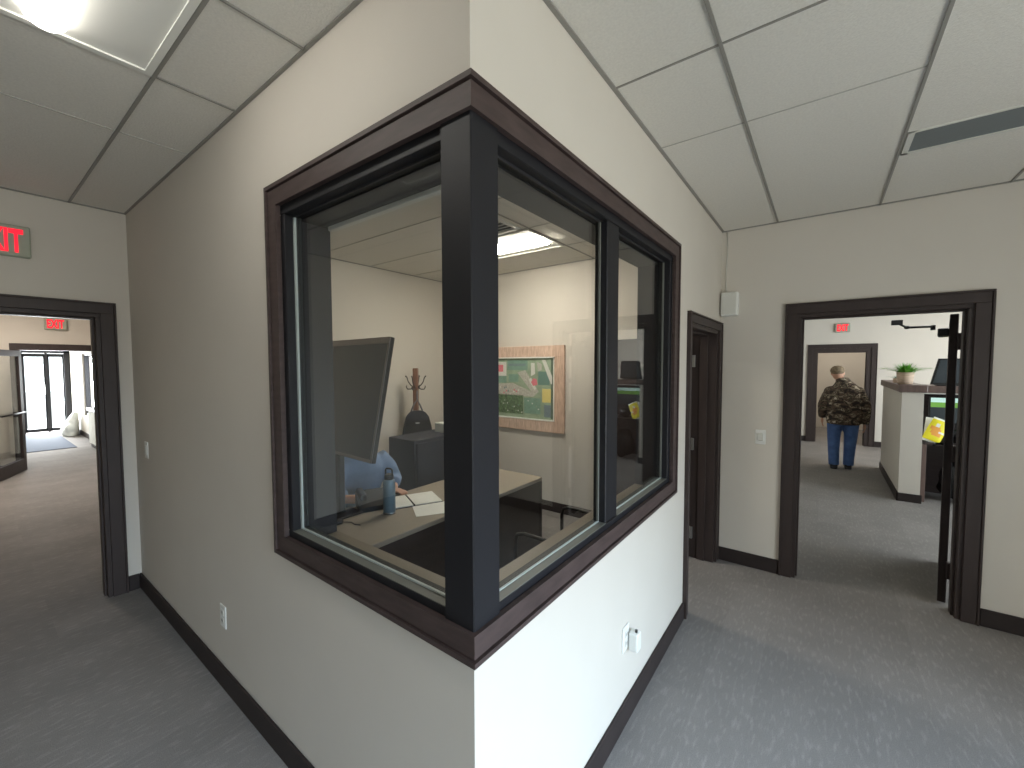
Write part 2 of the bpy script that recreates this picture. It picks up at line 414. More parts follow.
# ------------------------------------------------------------------ door frames
def door_frame(name, axis, c0, c1, a0, a1, top, cw=.078, both=True, stop=True, hw=None, lin_t=.04):
    """opening a0..a1 along the wall, wall from c0 to c1"""
    root = empty(name, (0, 0, 0), kind='structure')
    def bx(mb, p, q, u, v, z0, z1, m, b=.002):
        if axis == 'x': mb.box(u, v, p, q, z0, z1, m, b)
        else: mb.box(p, q, u, v, z0, z1, m, b)
    mb = MB(); jm = M['jamb']
    for cc, s in ((c0, -1), (c1, 1)):
        u, v = (cc, cc+s*.018); u2, v2 = cc, cc+s*.026
        bx(mb, a0-cw+.012, a0+.004, u, v, 0, top, jm); bx(mb, a1-.004, a1+cw-.012, u, v, 0, top, jm); bx(mb, a0-cw+.012, a1+cw-.012, u, v, top, top+cw-.012, jm)
        bx(mb, a0-cw, a0-cw+.012, u2, v2, 0, top+cw-.012, jm); bx(mb, a1+cw-.012, a1+cw, u2, v2, 0, top+cw-.012, jm); bx(mb, a0-cw, a1+cw, u2, v2, top+cw-.012, top+cw, jm)
    mb.build('casing', root)
    mb = MB()
    L1_ = lin_t-.012
    bx(mb, a0, a0+L1_, c0, c1, 0, top-L1_, jm); bx(mb, a1-L1_, a1, c0, c1, 0, top-L1_, jm); bx(mb, a0, a1, c0, c1, top-L1_, top, jm)
    cm = (c0+c1)/2
    bx(mb, a0+L1_, a0+lin_t, cm-.03, cm+.03, 0, top-lin_t, jm); bx(mb, a1-lin_t, a1-L1_, cm-.03, cm+.03, 0, top-lin_t, jm); bx(mb, a0+L1_, a1-L1_, cm-.03, cm+.03, top-lin_t, top-L1_, jm)
    mb.build('frame', root)
    return root
d_right = door_frame('door_1', 'y', YF, 3.2, .53, 1.445, 2.03, .078)
d_left = door_frame('door_2', 'x', -3.5, XL, -1.10, -.155, 2.015, .078)
d_off = door_frame('door_3', 'x', -.2, 0, 2.07, 2.975, 1.925, .066)
d_far = door_frame('door_4', 'y', 10.1, 10.25, .505, 1.455, 1.97, .085, lin_t=.09)

def hinge_plates(root, zs, f, m=None):
    for z in zs:
        mb = MB(); f(mb, z); mb.build('hinge', root)
# right doorway : leaf swung into the far room, closer arm
def lever(root, mbm, p, d):
    """lever handle at p, arm direction d"""
    p = Vector(p); d = Vector(d)
leaf = MB()
TL = Matrix.Translation((1.407, 3.238, 0)) @ Matrix.Rotation(math.radians(-9.3), 4, 'Z')
leaf.box(-.042, 0, 0, .84, .012, 1.985, M['leafwood'], .003, T=TL)
lf = leaf.build('leaf', d_right)
hinge_plates(d_right, (.25, 1.05, 1.80), lambda mb, z: mb.tube([(1.42, 3.222, z-.055), (1.42, 3.222, z+.055)], .009, M['steel'], 8).box(1.40, 1.42, 3.2, 3.238, z-.055, z+.055, M['jamb']))
mb = MB().box(-.10, -.042, .2, .42, 1.85, 1.905, M['blackp'], .006, T=TL)
mb.build('closer', d_right)
mb = MB().tube([(1.33, 3.54, 1.925), (1.17, 3.36, 1.915)], .008, M['blackp'], 8).tube([(1.17, 3.36, 1.915), (1.10, 3.22, 1.94)], .007, M['blackp'], 8).ell((1.17, 3.36, 1.915), (.018, .018, .012), M['blackp']).box(1.07, 1.13, 3.2, 3.225, 1.925, 1.96, M['blackp'], .003).tube([(1.33, 3.54, 1.90), (1.33, 3.54, 1.935)], .014, M['blackp'], 8)
mb.build('closer_arm', d_right)
mb = MB().tube([TL @ Vector(q_) for q_ in ((-.042, .78, 1.0), (-.09, .78, 1.0), (-.095, .67, 1.0))], .009, M['blackp'], 8)
mb.build('door_handle', d_right)
# office door : swung into the office beyond square
leaf = MB(); a = math.radians(200)
T = Matrix.Translation((-.21, 2.94, 0)) @ Matrix.Rotation(math.radians(-13), 4, 'Z')
leaf.box(-.86, -.01, -.045, 0, .012, 1.89, M['leafwood'], .003, T=T)
leaf.build('leaf', d_off)
hinge_plates(d_off, (.22, .98, 1.68), lambda mb, z: mb.box(-.2, -.165, 2.925, 2.9485, z-.05, z+.05, M['steel'], .002).tube([(-.205, 2.932, z-.055), (-.205, 2.932, z+.055)], .008, M['steel'], 8))
mb = MB().tube([T @ Vector((-.79, -.045, 1.0)), T @ Vector((-.79, -.10, 1.0)), T @ Vector((-.68, -.105, 1.0))], .009, M['steel'], 8)
mb.build('door_handle', d_off)

# partition doorway (far left) with its open glass leaf
dp = empty('door_5', (0, 0, 0), kind='structure')
jm = M['jamb']
mb = MB()
mb.box(-9.6, -9.395, -.28, .93, 1.90, 2.005, jm, .002).box(-9.6, -9.395, -.28, -.18, 0, 1.9, jm, .002).box(-9.6, -9.395, .84, .93, 0, 1.9, jm, .002)
mb.build('frame', dp)
ang = math.atan2(-.33, .84)
T = Matrix.Translation((-9.385, -.165, 0)) @ Matrix.Rotation(ang, 4, 'Z')
mb = MB(); th = .04; Lw = .9
mb.box(0, .09, -th, 0, .01, 1.89, jm, .002, T=T).box(Lw-.09, Lw, -th, 0, .01, 1.89, jm, .002, T=T).box(.09, Lw-.09, -th, 0, .01, .2, jm, .002, T=T).box(.09, Lw-.09, -th, 0, 1.8, 1.89, jm, .002, T=T)
mb.build('leaf', dp)
MB().box(.09, Lw-.09, -.024, -.018, .2, 1.8, M['glass'], T=T).build('glass_pane', dp)
mb = MB().tube([T @ Vector((.1, .045, .93)), T @ Vector((Lw-.1, .045, .93))], .014, M['blackp'], 8)
for s in (.12, Lw-.12): mb.tube([T @ Vector((s, 0, .93)), T @ Vector((s, .045, .93))], .01, M['blackp'], 8)
mb.build('push_bar', dp)
# entrance : glazed door and sidelight
de = empty('door_6', (0, 0, 0), kind='structure')
mb = MB().box(-14.82, -14.69, .10, .16, 0, 2.05, bk).box(-14.82, -14.69, .845, .95, 0, 2.05, bk).box(-14.82, -14.69, .1, .95, 1.96, 2.05, bk).box(-14.8, -14.71, .525, .565, 0, 1.96, bk)
mb.build('frame', de)
for a0, a1 in ((.16, .525), (.565, .845)):
    f = MB().box(-14.78, -14.735, a0, a0+.03, .02, 1.95, bk).box(-14.78, -14.735, a1-.03, a1, .02, 1.95, bk).box(-14.78, -14.735, a0, a1, .02, .1, bk).box(-14.78, -14.735, a0, a1, 1.87, 1.95, bk).build('leaf', de)
    MB().box(-14.76, -14.754, a0+.03, a1-.03, .1, 1.87, M['glass']).build('glass_pane', f)
mb = MB().tube([(-14.735, .505, .95), (-14.69, .505, .97), (-14.69, .505, 1.17), (-14.735, .505, 1.19)], .012, M['steel'], 8)
mb.build('door_handle', de)
def plain_window(name, axis, c0, c1, a0, a1, z0, z1, n=1):
    root = empty(name, (0, 0, 0), kind='structure'); mb = MB(); cm = (c0+c1)/2
    def bx(mb, p, q, u, v, w0, w1, m):
        if axis == 'x': mb.box(u, v, p, q, w0, w1, m)
        else: mb.box(p, q, u, v, w0, w1, m)
    k = .04
    bx(mb, a0, a1, cm-.04, cm+.04, z0, z0+k, bk); bx(mb, a0, a1, cm-.04, cm+.04, z1-k, z1, bk)
    for i in range(n+1):
        a = a0+(a1-a0)*i/n; bx(mb, max(a0, a-k/2 if 0 < i else a), min(a1, a+k/2 if i < n else a)+(k if i == 0 else 0)-(0), cm-.04, cm+.04, z0, z1, bk) if i < n else bx(mb, a1-k, a1, cm-.04, cm+.04, z0, z1, bk)
    mb.build('frame', root)
    g = MB(); bx(g, a0+k, a1-k, cm-.003, cm+.003, z0+k, z1-k, M['glass']); g.build('glass_pane', root)
    return root
plain_window('window_2', 'x', EX, EX+.15, -2.1, 1.1, .55, 2.2, 3)
plain_window('window_3', 'x', 5.05, 5.2, 3.8, 8.6, .7, 2.2, 4)
plain_window('window_4', 'y', .95, 1.1, -13.0, -10.9, .5, 1.92, 1)

# ------------------------------------------------------------------ ceiling lights and vents
def troffer(x0, x1, y0, y1, lens, label, along='x', group=None, name='ceiling_light', wf=.42, end=.032):
    r = empty(name, ((x0+x1)/2, (y0+y1)/2, H), label=label, cat='ceiling light', group=group)
    hx, hy = (x1-x0)/2, (y1-y0)/2
    f = MB(); k = .022; z0 = -.012; tr = M['troffer']
    f.box(-hx, hx, -hy, -hy+k, z0, 0, tr).box(-hx, hx, hy-k, hy, z0, 0, tr).box(-hx, -hx+k, -hy+k, hy-k, z0, 0, tr).box(hx-k, hx, -hy+k, hy-k, z0, 0, tr)
    f.build('frame', r)
    # curved reflector wings : flat pan at z = -.003
    f = MB().box(-hx+k, hx-k, -hy+k, hy-k, -.006, -.002, tr); f.build('reflector', r)
    l = MB(); n = 10
    if along == 'x':
        w = hy*wf; L_ = hx-k-end
        prof = [(w*math.cos(PI*i/n), -.006-.040*math.sin(PI*i/n)) for i in range(n+1)]
        l.poly([(-L_, p, z) for p, z in prof], (2*L_, 0, 0), M[lens])
    else:
        w = hx*.42; L_ = hy-k-.01
        prof = [(w*math.cos(PI*i/n), -.006-.040*math.sin(PI*i/n)) for i in range(n+1)]
        l.poly([(p, -L_, z) for p, z in prof], (0, 2*L_, 0), M[lens])
    l.build('diffuser', r)
    return r
troffer(-1.335, -.125, -.83, -.29, 'lens', 'glowing recessed ceiling light over the passage left of the window', wf=.18, end=.05)
troffer(-2.13, -1.22, 2.01, 2.59, 'lenso', 'glowing recessed ceiling light inside the glazed office')
troffer(-8.3, -7.1, -.9, -.3, 'lensleft_added', 'unseen ceiling light added to brighten the room before the entrance')  # out of view, added to lift the light in the left room
troffer(1.9, 3.1, 8.1, 8.7, 'lensfar_added', 'unseen ceiling light added to brighten the room with the counter')  # added lamp above the view, brightens the counter room
troffer(.4, 1.6, 11.2, 11.8, 'lensfar_added', 'unseen ceiling light added to brighten the room beyond the far doorway')  # added lamp out of sight, brightens what shows through the doorway

v = empty('air_vent', (-1.46, 1.77, H), label='square louvred air vent beside the office ceiling light', cat='vent')
f = MB().box(-.2, .2, -.2, -.17, -.012, 0, M['troffer']).box(-.2, .2, .17, .2, -.012, 0, M['troffer']).box(-.2, -.17, -.2, .2, -.012, 0, M['troffer']).box(.17, .2, -.2, .2, -.012, 0, M['troffer']); f.build('frame', v)
MB().box(-.17, .17, -.17, .17, -.004, -.001, M['slot']).build('backing', v)
for k in range(6):
    T = Matrix.Translation((0, -.14+k*.056, -.009)) @ Matrix.Rotation(.5, 4, 'X')
    MB().box(-.17, .17, -.018, .018, -.0015, .0015, M['offwhite'], T=T).build('slat', v)
v = empty('linear_vent', (1.595, 2.085, H), label='long grey linear vent set in the ceiling above the right doorway', cat='vent')
MB().box(-.61, .61, -.125, -.115, -.006, 0, M['offwhite']).box(-.61, .61, .105, .125, -.010, 0, M['offwhite']).box(-.61, -.585, -.125, .125, -.01, 0, M['offwhite']).box(.585, .61, -.125, .125, -.01, 0, M['offwhite']).build('frame', v)
mb = MB().box(-.585, .585, -.115, .105, -.005, -.001, M['vent'])
mb.build('panel', v)

# ------------------------------------------------------------------ exit signs
def exit_sign(loc, rz, label, s=1.0):
    r = empty('exit_sign', loc, rz, label, 'exit sign')          # local : faces -y
    MB().box(-.125*s, .125*s, -.045, 0, -.095*s, .095*s, M['exitbody'], .006).build('housing', r)
    text('EXIT', .185*s, .002, M['red'], r, 'lettering', (0, -.047, 0), (PI/2, 0, 0), (.19*s, .142*s))
    return r
exit_sign((XL, -.585, 2.422), PI/2, 'red EXIT sign above the near doorway at the left edge')
exit_sign((-9.42, .22, 2.335), PI/2, 'small red exit sign above the partition doorway before the entrance')
exit_sign((.985, 10.1, 2.385), 0, 'small red exit sign on the far wall above the doorway the man is facing', .95)

# ------------------------------------------------------------------ wall plates
def plate(name, loc, rz, label, cat, kind):
    r = empty(name, loc, rz, label, cat)
    MB().box(-.036, .036, -.006, 0, -.058, .058, M['white'], .003).build('cover_plate', r)
    if kind == 'switch': MB().box(-.017, .017, -.011, -.005, -.034, .034, M['offwhite'], .002).build('rocker', r)
    elif kind == 'stat':
        MB().box(-.02, .02, -.016, -.005, -.03, .03, M['offwhite'], .004).build('dial', r)
    else:
        for z in (-.021, .021):
            s = MB().box(-.016, .016, -.009, -.005, z-.014, z+.014, M['offwhite'], .003); s.build('socket', r)
            MB().box(-.008, -.005, -.0095, -.0085, z-.004, z+.007, M['slot']).box(.004, .007, -.0095, -.0085, z-.004, z+.007, M['slot']).build('slot', r)
    return r
plate('light_switch', (.307, YF, 1.073), 0, 'white switch plate on the wall between the two doorways at right', 'switch', 'stat')
plate('light_switch', (-3.04, 0, 1.07), 0, 'pale switch plate on the left wall near its far corner', 'switch', 'switch')
plate('wall_outlet', (-1.715, 0, .38), 0, 'white wall outlet low on the shaded wall left of the window', 'outlet', 'outlet')
plate('wall_outlet', (0, 1.02, .405), PI/2, 'white wall outlet low on the bright wall under the right window', 'outlet', 'outlet')
pl = empty('plug_in_freshener', (.0095, 1.055, .385), PI/2, 'white plug-in device pushed into the outlet on the bright wall', 'plug-in device')
MB().box(-.022, .03, -.045, -.001, -.045, .04, M['white'], .010, 3).build('body', pl)
MB().tube([(.004, -.03, .04), (.004, -.03, .052)], .006, M['blackp'], 8).build('button', pl)

# box on the wall near the corner with its cable
wbx = empty('wall_speaker', (.074, YF, 2.138), 0, 'white wall box with a thin cable rising beside the corner', 'speaker')
MB().box(-.062, .062, -.085, 0, -.095, .095, M['white'], .014, 3).build('housing', wbx)
MB().box(-.05, .05, -.088, -.084, -.082, .082, M['offwhite'], .003).build('grille', wbx)
MB().tube([(-.035, -.006, .09), (-.04, -.005, .25), (-.03, -.005, .42), (-.035, -.005, H-2.138)], .0035, M['offwhite'], 6).build('cable', wbx)

# ------------------------------------------------------------------ office furniture
dk = empty('office_desk', (-1.4, 1.1, 0), 0, 'long desk with a tan top and dark panels inside the glazed office', 'desk')
DX0, DX1, DY0, DY1 = -.30, .29, -.84, .95     # local
MB().box(DX0, DX1, DY0, DY1, .712, .742, M['desk'], .004).build('desktop', dk)
MB().box(DX1-.03, DX1-.005, DY0+.02, DY1-.02, .02, .712, M['deskdark'], .002).build('front_panel', dk)
MB().box(DX0, DX1, DY1-.03, DY1-.002, 0, .712, M['deskdark'], .002).build('end_panel', dk)
MB().box(DX0, DX1-.03, DY0, DY0+.03, 0, .712, M['deskdark'], .002).build('end_panel', dk)
MB().box(DX0+.1, DX1-.03, DY0+.04, DY0+.44, .1, .712, M['deskdark'], .002).build('drawer_pedestal', dk)

# big monitor
mo = empty('monitor', (-1.43, .56, .742), 0, 'large dark monitor standing on the desk, seen through the left pane', 'monitor')
T = Matrix.Translation((0, 0, 0)) @ Matrix.Rotation(math.radians(4), 4, 'Z') @ Matrix.Rotation(math.radians(-10), 4, 'X')
R0 = Matrix.Translation((-.02, 0, .43))
def mt(x, y, z): return T @ Vector((x, y, z))
TT = Matrix.Translation((0, 0, .735)) @ Matrix.Rotation(math.radians(-3), 4, 'Z') @ Matrix.Rotation(math.radians(-11), 4, 'X')
MB().box(-.30, .31, -.004, .02, -.33, .33, M['blackp'], .003, T=TT).build('housing', mo)
mb = MB().box(-.30, .31, -.012, -.004, .295, .33, M['bezel'], .002, T=TT).box(-.30, .31, -.012, -.004, -.33, -.31, M['blackp'], .002, T=TT).box(.298, .31, -.012, -.004, -.31, .295, M['blackp'], .002, T=TT).box(-.30, -.28, -.012, -.004, -.31, .295, M['blackp'], .002, T=TT)
mb.build('bezel', mo)
MB().box(-.28, .298, -.008, -.0045, -.31, .295, M['screen'], T=TT).build('screen', mo)
mb = MB().box(-.245, -.195, .03, .07, .01, .75, M['blackp'], .006); mb.build('stand_pole', mo)
MB().box(-.265, -.12, -.02, .14, 0, .014, M['blackp'], .005).build('stand_base', mo)

bt = empty('water_bottle', (-1.425, .80, .742), .3, 'slate blue insulated water bottle standing on the office desk', 'bottle')
MB().lathe([(.034, 0), (.037, .006), (.037, .19), (.034, .205), (.026, .212)], M['bottle']).build('body', bt)
MB().lathe([(.038, 0.0005), (.038, .012)], M['steel']).build('base_ring', bt)
lid = MB().lathe([(.027, .210), (.028, .213), (.028, .238), (.024, .242)], M['blackp']).build('lid', bt)
MB().tube([(-.024, 0, .236), (-.024, 0, .268), (-.016, 0, .276), (.016, 0, .276), (.024, 0, .268), (.024, 0, .236)], .0055, M['blackp'], 8).build('carry_loop', lid)

nb = empty('notebook', (-1.50, 1.02, .742), 1.13, 'open spiral notebook lying behind the blue bottle', 'notebook')
MB().box(-.19, .19, -.12, .12, 0, .004, M['blackp'], .001).build('cover', nb)
MB().box(-.185, -.006, -.115, .115, .004, .010, M['paper']).build('page_block', nb)
MB().box(.006, .185, -.115, .115, .004, .010, M['paper']).build('page_block', nb)
MB().tube([(0, -.115, .008), (0, .115, .008)], .005, M['blackp'], 8).build('spiral', nb)
sh = MB().box(-.14, .14, -.11, .11, 0, .0012, M['paper']).build('paper_sheet', loc=(-1.255, 1.03, .7425)); sh.rotation_euler.z = 1.0
tag(sh, 'loose white paper sheet at the desk edge beside the notebook', 'paper')
ms = empty('computer_mouse', (-1.53, .50, .742), .6, 'small black mouse on the desk in front of the monitor', 'mouse')
MB().ell((0, 0, .012), (.052, .03, .018), M['blackp']).build('shell', ms)
MB().tube([(.048, 0, .012), (.09, .02, .004), (.12, -.01, .004), (.16, -.02, .004)], .003, M['blackp'], 6).build('cable', ms)
kb = empty('desk_phone', (-1.60, .80, .742), 1.15, 'black desk phone behind the monitor at the back of the desk', 'phone')
MB().poly([(-.09, -.08, 0), (-.09, .1, 0), (-.09, .1, .09), (-.09, -.08, .03)], (.18, 0, 0), M['blackp']).build('base', kb)
MB().box(-.085, -.045, -.08, .1, .07, .11, M['blackp'], .012, 3).build('handset', kb)

# file cabinet along the office's left wall
fc = empty('filing_cabinet', (-2.60, 2.19, 0), 0, 'low dark cabinet behind the desk, in front of the coat stand', 'cabinet')
MB().box(-.19, .20, -.38, .62, 0, .93, M['slate'], .004).build('body', fc)
for z0, z1 in ((.05, .46), (.49, .90)):
    d = MB().box(.20, .218, -.36, .60, z0, z1, M['slate'], .004).build('drawer', fc)
    MB().box(.218, .23, .05, .2, (z0+z1)/2-.01, (z0+z1)/2+.01, M['blackp'], .003).build('handle', d)
tb = MB().box(-.1, .1, -.06, .06, 0, .1, M['canvas'], .006).build('tissue_box', loc=(-2.55, 2.36, .93)); tag(tb, 'small pale patterned box on the cabinet beside the black bag', 'box')

cr = empty('coat_rack', (-3.05, 2.385, 0), .5, 'wooden coat stand with curled metal hooks by the office wall', 'coat rack')
MB().box(-.027, .027, -.027, .027, .03, 1.615, M['coatwood'], .006).build('post', cr)
for i in range(4):
    a = i*PI/2
    c, s = math.cos(a), math.sin(a)
    pt = lambda r, z: (c*r, s*r, z)
    MB().tube([pt(.027, 1.40), pt(.06, 1.42), pt(.09, 1.46), pt(.105, 1.51), pt(.118, 1.52)], .006, M['blackp'], 8).tube([pt(.027, 1.40), pt(.06, 1.375), pt(.10, 1.375), pt(.115, 1.40), pt(.11, 1.415)], .006, M['blackp'], 8).ell(pt(.118, 1.522), (.009,)*3, M['blackp']).build('hook', cr)
    MB().tube([pt(.0, .10), pt(.12, .09), pt(.25, .02)], [.022, .018, .014], M['coatwood'], 8).build('foot', cr)
# black bag hanging from it
bg = empty('shoulder_bag', (-2.975, 2.34, .86), .873, 'black bag hanging from the wooden coat stand', 'bag')
mb = MB(); ys = [(-.045, 0), (.045, 0)]
prof = [(-.17, 0), (.17, 0), (.155, .10), (.13, .2), (.09, .255), (.04, .275), (-.04, .275), (-.09, .255), (-.13, .2), (-.155, .10)]
mb.poly([(x, .04, z) for x, z in prof], (0, -.075, 0), M['blackc'])
b_ = mb.build('body', bg); bv = b_.modifiers.new('b', 'BEVEL'); bv.width = .015; bv.segments = 3
MB().poly([(x*.96, -.036, z) for x, z in [(-.135, .17), (.135, .17), (.13, .21), (.09, .262), (.04, .28), (-.04, .28), (-.09, .262), (-.13, .21)]], (0, -.008, 0), M['slate']).build('flap', bg)
MB().box(-.022, .022, -.047, -.042, .135, .145, M['offwhite']).build('tag', bg)
MB().tube([(-.07, 0, .265), (-.04, .0, .34), (0, .0, .40), (.03, 0, .34), (.06, .0, .265)], .009, M['strap'], 8).tube([(0, 0, .4), (.0, .03, .50)], .008, M['strap'], 8).build('strap', bg)

# guest chair in front of the desk
def guest_chair(loc, rz, label):
    r = empty('guest_chair', loc, rz, label, 'chair')     # faces -x
    s = MB().box(-.24, .22, -.24, .24, .40, .46, M['slate'], .02, 3); s.build('seat', r)
    T = Matrix.Translation((.20, 0, .50)) @ Matrix.Rotation(.12, 4, 'Y')
    MB().box(-.02, .03, -.22, .22, 0, .34, M['slate'], .02, 3, T=T).build('backrest', r)
    for s in (-1, 1):
        y = s*.275
        MB().tube([(-.25, y, .0), (-.25, y, .60), (-.235, y, .645), (-.19, y, .66), (.16, y, .655), (.22, y, .64)], .012, M['blackp'], 10).build('armrest', r)
        MB().tube([(.27, y, 0), (.22, y, .42), (.21, y, .64)], .012, M['blackp'], 10).build('leg', r)
        MB().tube([(-.25, y, .41), (.22, y, .41)], .01, M['blackp'], 8).build('side_rail', r)
    for x_ in (-.20, .18): MB().tube([(x_, -.275, .40), (x_, .275, .40)], .01, M['blackp'], 8).build('stretcher', r)
    return r
guest_chair((-.50, 1.47, 0), 0, 'dark visitor chair with black tube arms between desk and window')

# framed picture on the office back wall
pc = empty('framed_picture', (-2.15, YB, 1.38), 0, 'large framed garden map with a rustic pinkish wood frame on the office wall', 'picture')
hx = .60; zt, zb = .485, -.485; k = .125
MB().box(-hx, hx, -.03, 0, zt-k, zt, M['picwood'], .003).box(-hx, hx, -.03, 0, zb, zb+k, M['picwood'], .003).box(-hx, -hx+k, -.03, 0, zb+k, zt-k, M['picwood'], .003).box(hx-k, hx, -.03, 0, zb+k, zt-k, M['picwood'], .003).build('frame', pc)
q = .012; c_ = M['paper']; a0 = hx-k; b0 = zt-k; b1 = zb+k
MB().box(-a0, a0, -.034, -.01, b0-q, b0, c_).box(-a0, a0, -.034, -.01, b1, b1+q, c_).box(-a0, -a0+q, -.034, -.01, b1, b0, c_).box(a0-q, a0, -.034, -.01, b1, b0, c_).build('inner_edge', pc)
PM = {n: mat('print_'+n, tuple(int(v_*.8+40) for v_ in c), .6, noise=ns) for n, c, ns in (
    ('sage', (128, 152, 118), (9, .2, (1, 1, 1))), ('teal', (92, 138, 116), (20, .12, (1, 1, 1))), ('deep_teal', (60, 108, 96), None), ('hedge', (52, 86, 40), (45, .6, (1, 1, 1))),
    ('stone', (176, 172, 158), (60, .25, (1, 1, 1))), ('pale', (216, 216, 206), None), ('rose', (214, 92, 106), None), ('sun', (222, 200, 96), None), ('slate', (86, 108, 118), None), ('tree', (40, 70, 46), None))}
mb = MB()
mb.box(-a0+q, a0-q, -.012, -.008, b1+q, b0-q, PM['sage'])
iw = (a0-q)*2; ih = (b0-b1-2*q); ux0 = a0-q-.81
def pat(pts, m, lv):
    mb.poly([(ux0+u*.81, -.012-lv*.0006, b0-q-v*ih) for u, v in pts], (0, .0003, 0), PM[m])
R = lambda u0, u1, v0, v1: [(u0, v0), (u1, v0), (u1, v1), (u0, v1)]
pat(R(.2, .56, .03, .2), 'teal', 1); pat(R(.22, .40, .27, .40), 'teal', 1); pat(R(.74, .93, .22, .44), 'deep_teal', 1)
pat(R(-.15, .18, .3, .42), 'teal', 1); pat(R(-.15, .0, .05, .28), 'teal', 1)
pat([(.38, .24), (.52, .2), (.75, .55), (.68, .62)], 'stone', 2); pat([(-.15, .45), (.3, .42), (.7, .58), (.66, .64), (-.15, .62)], 'stone', 2)
pat(R(.0, .18, .06, .30), 'pale', 3); pat(R(.02, .12, .11, .23), 'rose', 4)
pat([(.62, .08), (.68, .08), (.69, .26), (.62, .3)], 'pale', 3); pat([(.72, .06), (.8, .1), (.8, .2), (.74, .22)], 'stone', 3)
pat([(.62, .4), (.66, .33), (.72, .35), (.73, .44), (.66, .46)], 'rose', 4); pat([(.58, .36), (.62, .32), (.71, .5), (.68, .53)], 'pale', 3)
pat(R(-.15, .48, .62, .94), 'hedge', 2); pat(R(.5, .78, .66, .92), 'teal', 2); pat(R(.81, .95, .5, .72), 'sun', 3); pat(R(.84, .95, .76, .96), 'slate', 3)
pat([(.8, .03), (.86, .03), (.97, .3), (.97, .42), (.95, .42)], 'pale', 3); pat(R(.95, 1, .02, .98), 'tree', 1)
for i in range(16):
    u, v = random.uniform(-.1, .62), random.uniform(.47, .6); pat(R(u, u+.022, v, v+.03), random.choice(['rose', 'pale', 'slate']), 4)
for i in range(26):
    u, v = random.uniform(-.1, .75), random.uniform(.68, .9); pat(R(u, u+.018, v, v+.02), random.choice(['teal', 'pale', 'sage']), 4)
for i in range(12): pat(R(.22+.026*i, .24+.026*i, .09, .13), 'slate', 4)
mb.build('print', pc)

# ------------------------------------------------------------------ people
def sw(rr): return [(r[1], r[0]) if isinstance(r, tuple) else r for r in rr]
def seated():
    r = empty('person', (-2.02, .94, 0), 0, 'seated person in a pale blue shirt leaning behind the office monitor', 'person')   # faces +x
    b = MB(); sk = M['skin']
    b.tube([(-.05, 0, .46), (-.03, 0, .60), (.02, 0, .80), (.06, 0, .93), (.09, 0, 1.01)], [(.17, .12), (.16, .11), (.16, .10), (.14, .085), (.055, .055)], sk, 16)
    b.tube([(.10, 0, 1.0), (.14, 0, 1.12)], [.055, .05], sk)
    b.ell((.17, 0, 1.19), (.095, .075, .115), sk).ell((.26, 0, 1.165), (.018, .012, .02), sk).ell((.165, .076, 1.18), (.015, .01, .03), sk).ell((.165, -.076, 1.18), (.015, .01, .03), sk)
    for s in (-1, 1):
        b.tube([(-.02, s*.09, .50), (.40, s*.12, .50)], [.085, .065], sk); b.tube([(.40, s*.12, .50), (.38, s*.12, .08)], [.06, .04], sk)
        b.tube([(.36, s*.12, .05), (.50, s*.13, .03)], [.04, .032], sk)
        b.tube([(.06, s*.16, .93), (.10, s*.26, .76), (.27, s*.14, .765)], [.05, .042, .03], sk)
        b.ell((.32, s*.13, .765), (.05, .038, .016), sk)
        for f in range(4): b.tube([(.35, s*(.105+.017*f), .766), (.385+.006*(f % 3), s*(.102+.018*f), .766), (.41+.006*(f % 3), s*(.10+.018*f), .757)], [.009, .0085, .007], sk, 8)
        b.tube([(.30, s*.098, .763), (.34, s*.075, .76), (.36, s*.07, .757)], [.01, .009, .008], sk, 8)
    organic(b, 'body', r, .009, 4)
    h = MB(); h.ell((.155, 0, 1.215), (.103, .085, .105), M['hair']); organic(h, 'hair', r, .012, 2)
    h = MB(); c = M['blueshirt']
    h.tube([(-.06, 0, .50), (-.05, 0, .60), (0, 0, .80), (.06, 0, .95), (.10, 0, 1.03), (.11, 0, 1.06)], [(.205, .15), (.195, .14), (.215, .15), (.20, .13), (.10, .09), (.07, .065)], c, 20)
    for s in (-1, 1): h.tube([(.06, s*.15, .97), (.09, s*.22, .88), (.11, s*.265, .775), (.20, s*.19, .79)], [.075, .072, .062, .052], c, 14)
    organic(h, 'shirt', r, .012, 4)
    h = MB(); c = M['shoe']
    for s in (-1, 1): h.tube([(-.04, s*.09, .50), (.40, s*.12, .505), (.41, s*.12, .45), (.385, s*.12, .12)], [.105, .08, .078, .06], c, 14)
    h.ell((-.05, 0, .5), (.14, .19, .09), c)
    organic(h, 'trousers', r, .014, 3)
    return r
seated()
ch = empty('office_chair', (-2.12, .94, 0), 0, 'black swivel chair holding the person in the blue shirt', 'chair')
MB().box(-.23, .23, -.24, .24, .33, .40, M['blackc'], .03, 3).build('seat', ch)
T = Matrix.Translation((-.235, 0, .46)) @ Matrix.Rotation(-.1, 4, 'Y')
MB().box(-.035, .02, -.2, .2, 0, .44, M['blackc'], .025, 3, T=T).box(-.05, -.03, -.03, .03, -.12, .2, M['blackp'], .004, T=T).build('backrest', ch)
MB().tube([(0, 0, .09), (0, 0, .33)], .03, M['blackp'], 12).build('gas_column', ch)
for i in range(5):
    a = i*2*PI/5
    l = MB().tube([(0, 0, .11), (.27*math.cos(a), .27*math.sin(a), .075)], [.022, .015], M['blackp'], 8).build('leg', ch)
    MB().ell((.27*math.cos(a), .27*math.sin(a), .03), (.03, .012, .03), M['blackp'], T=Matrix.Rotation(a, 3, 'Z')).build('caster', l)

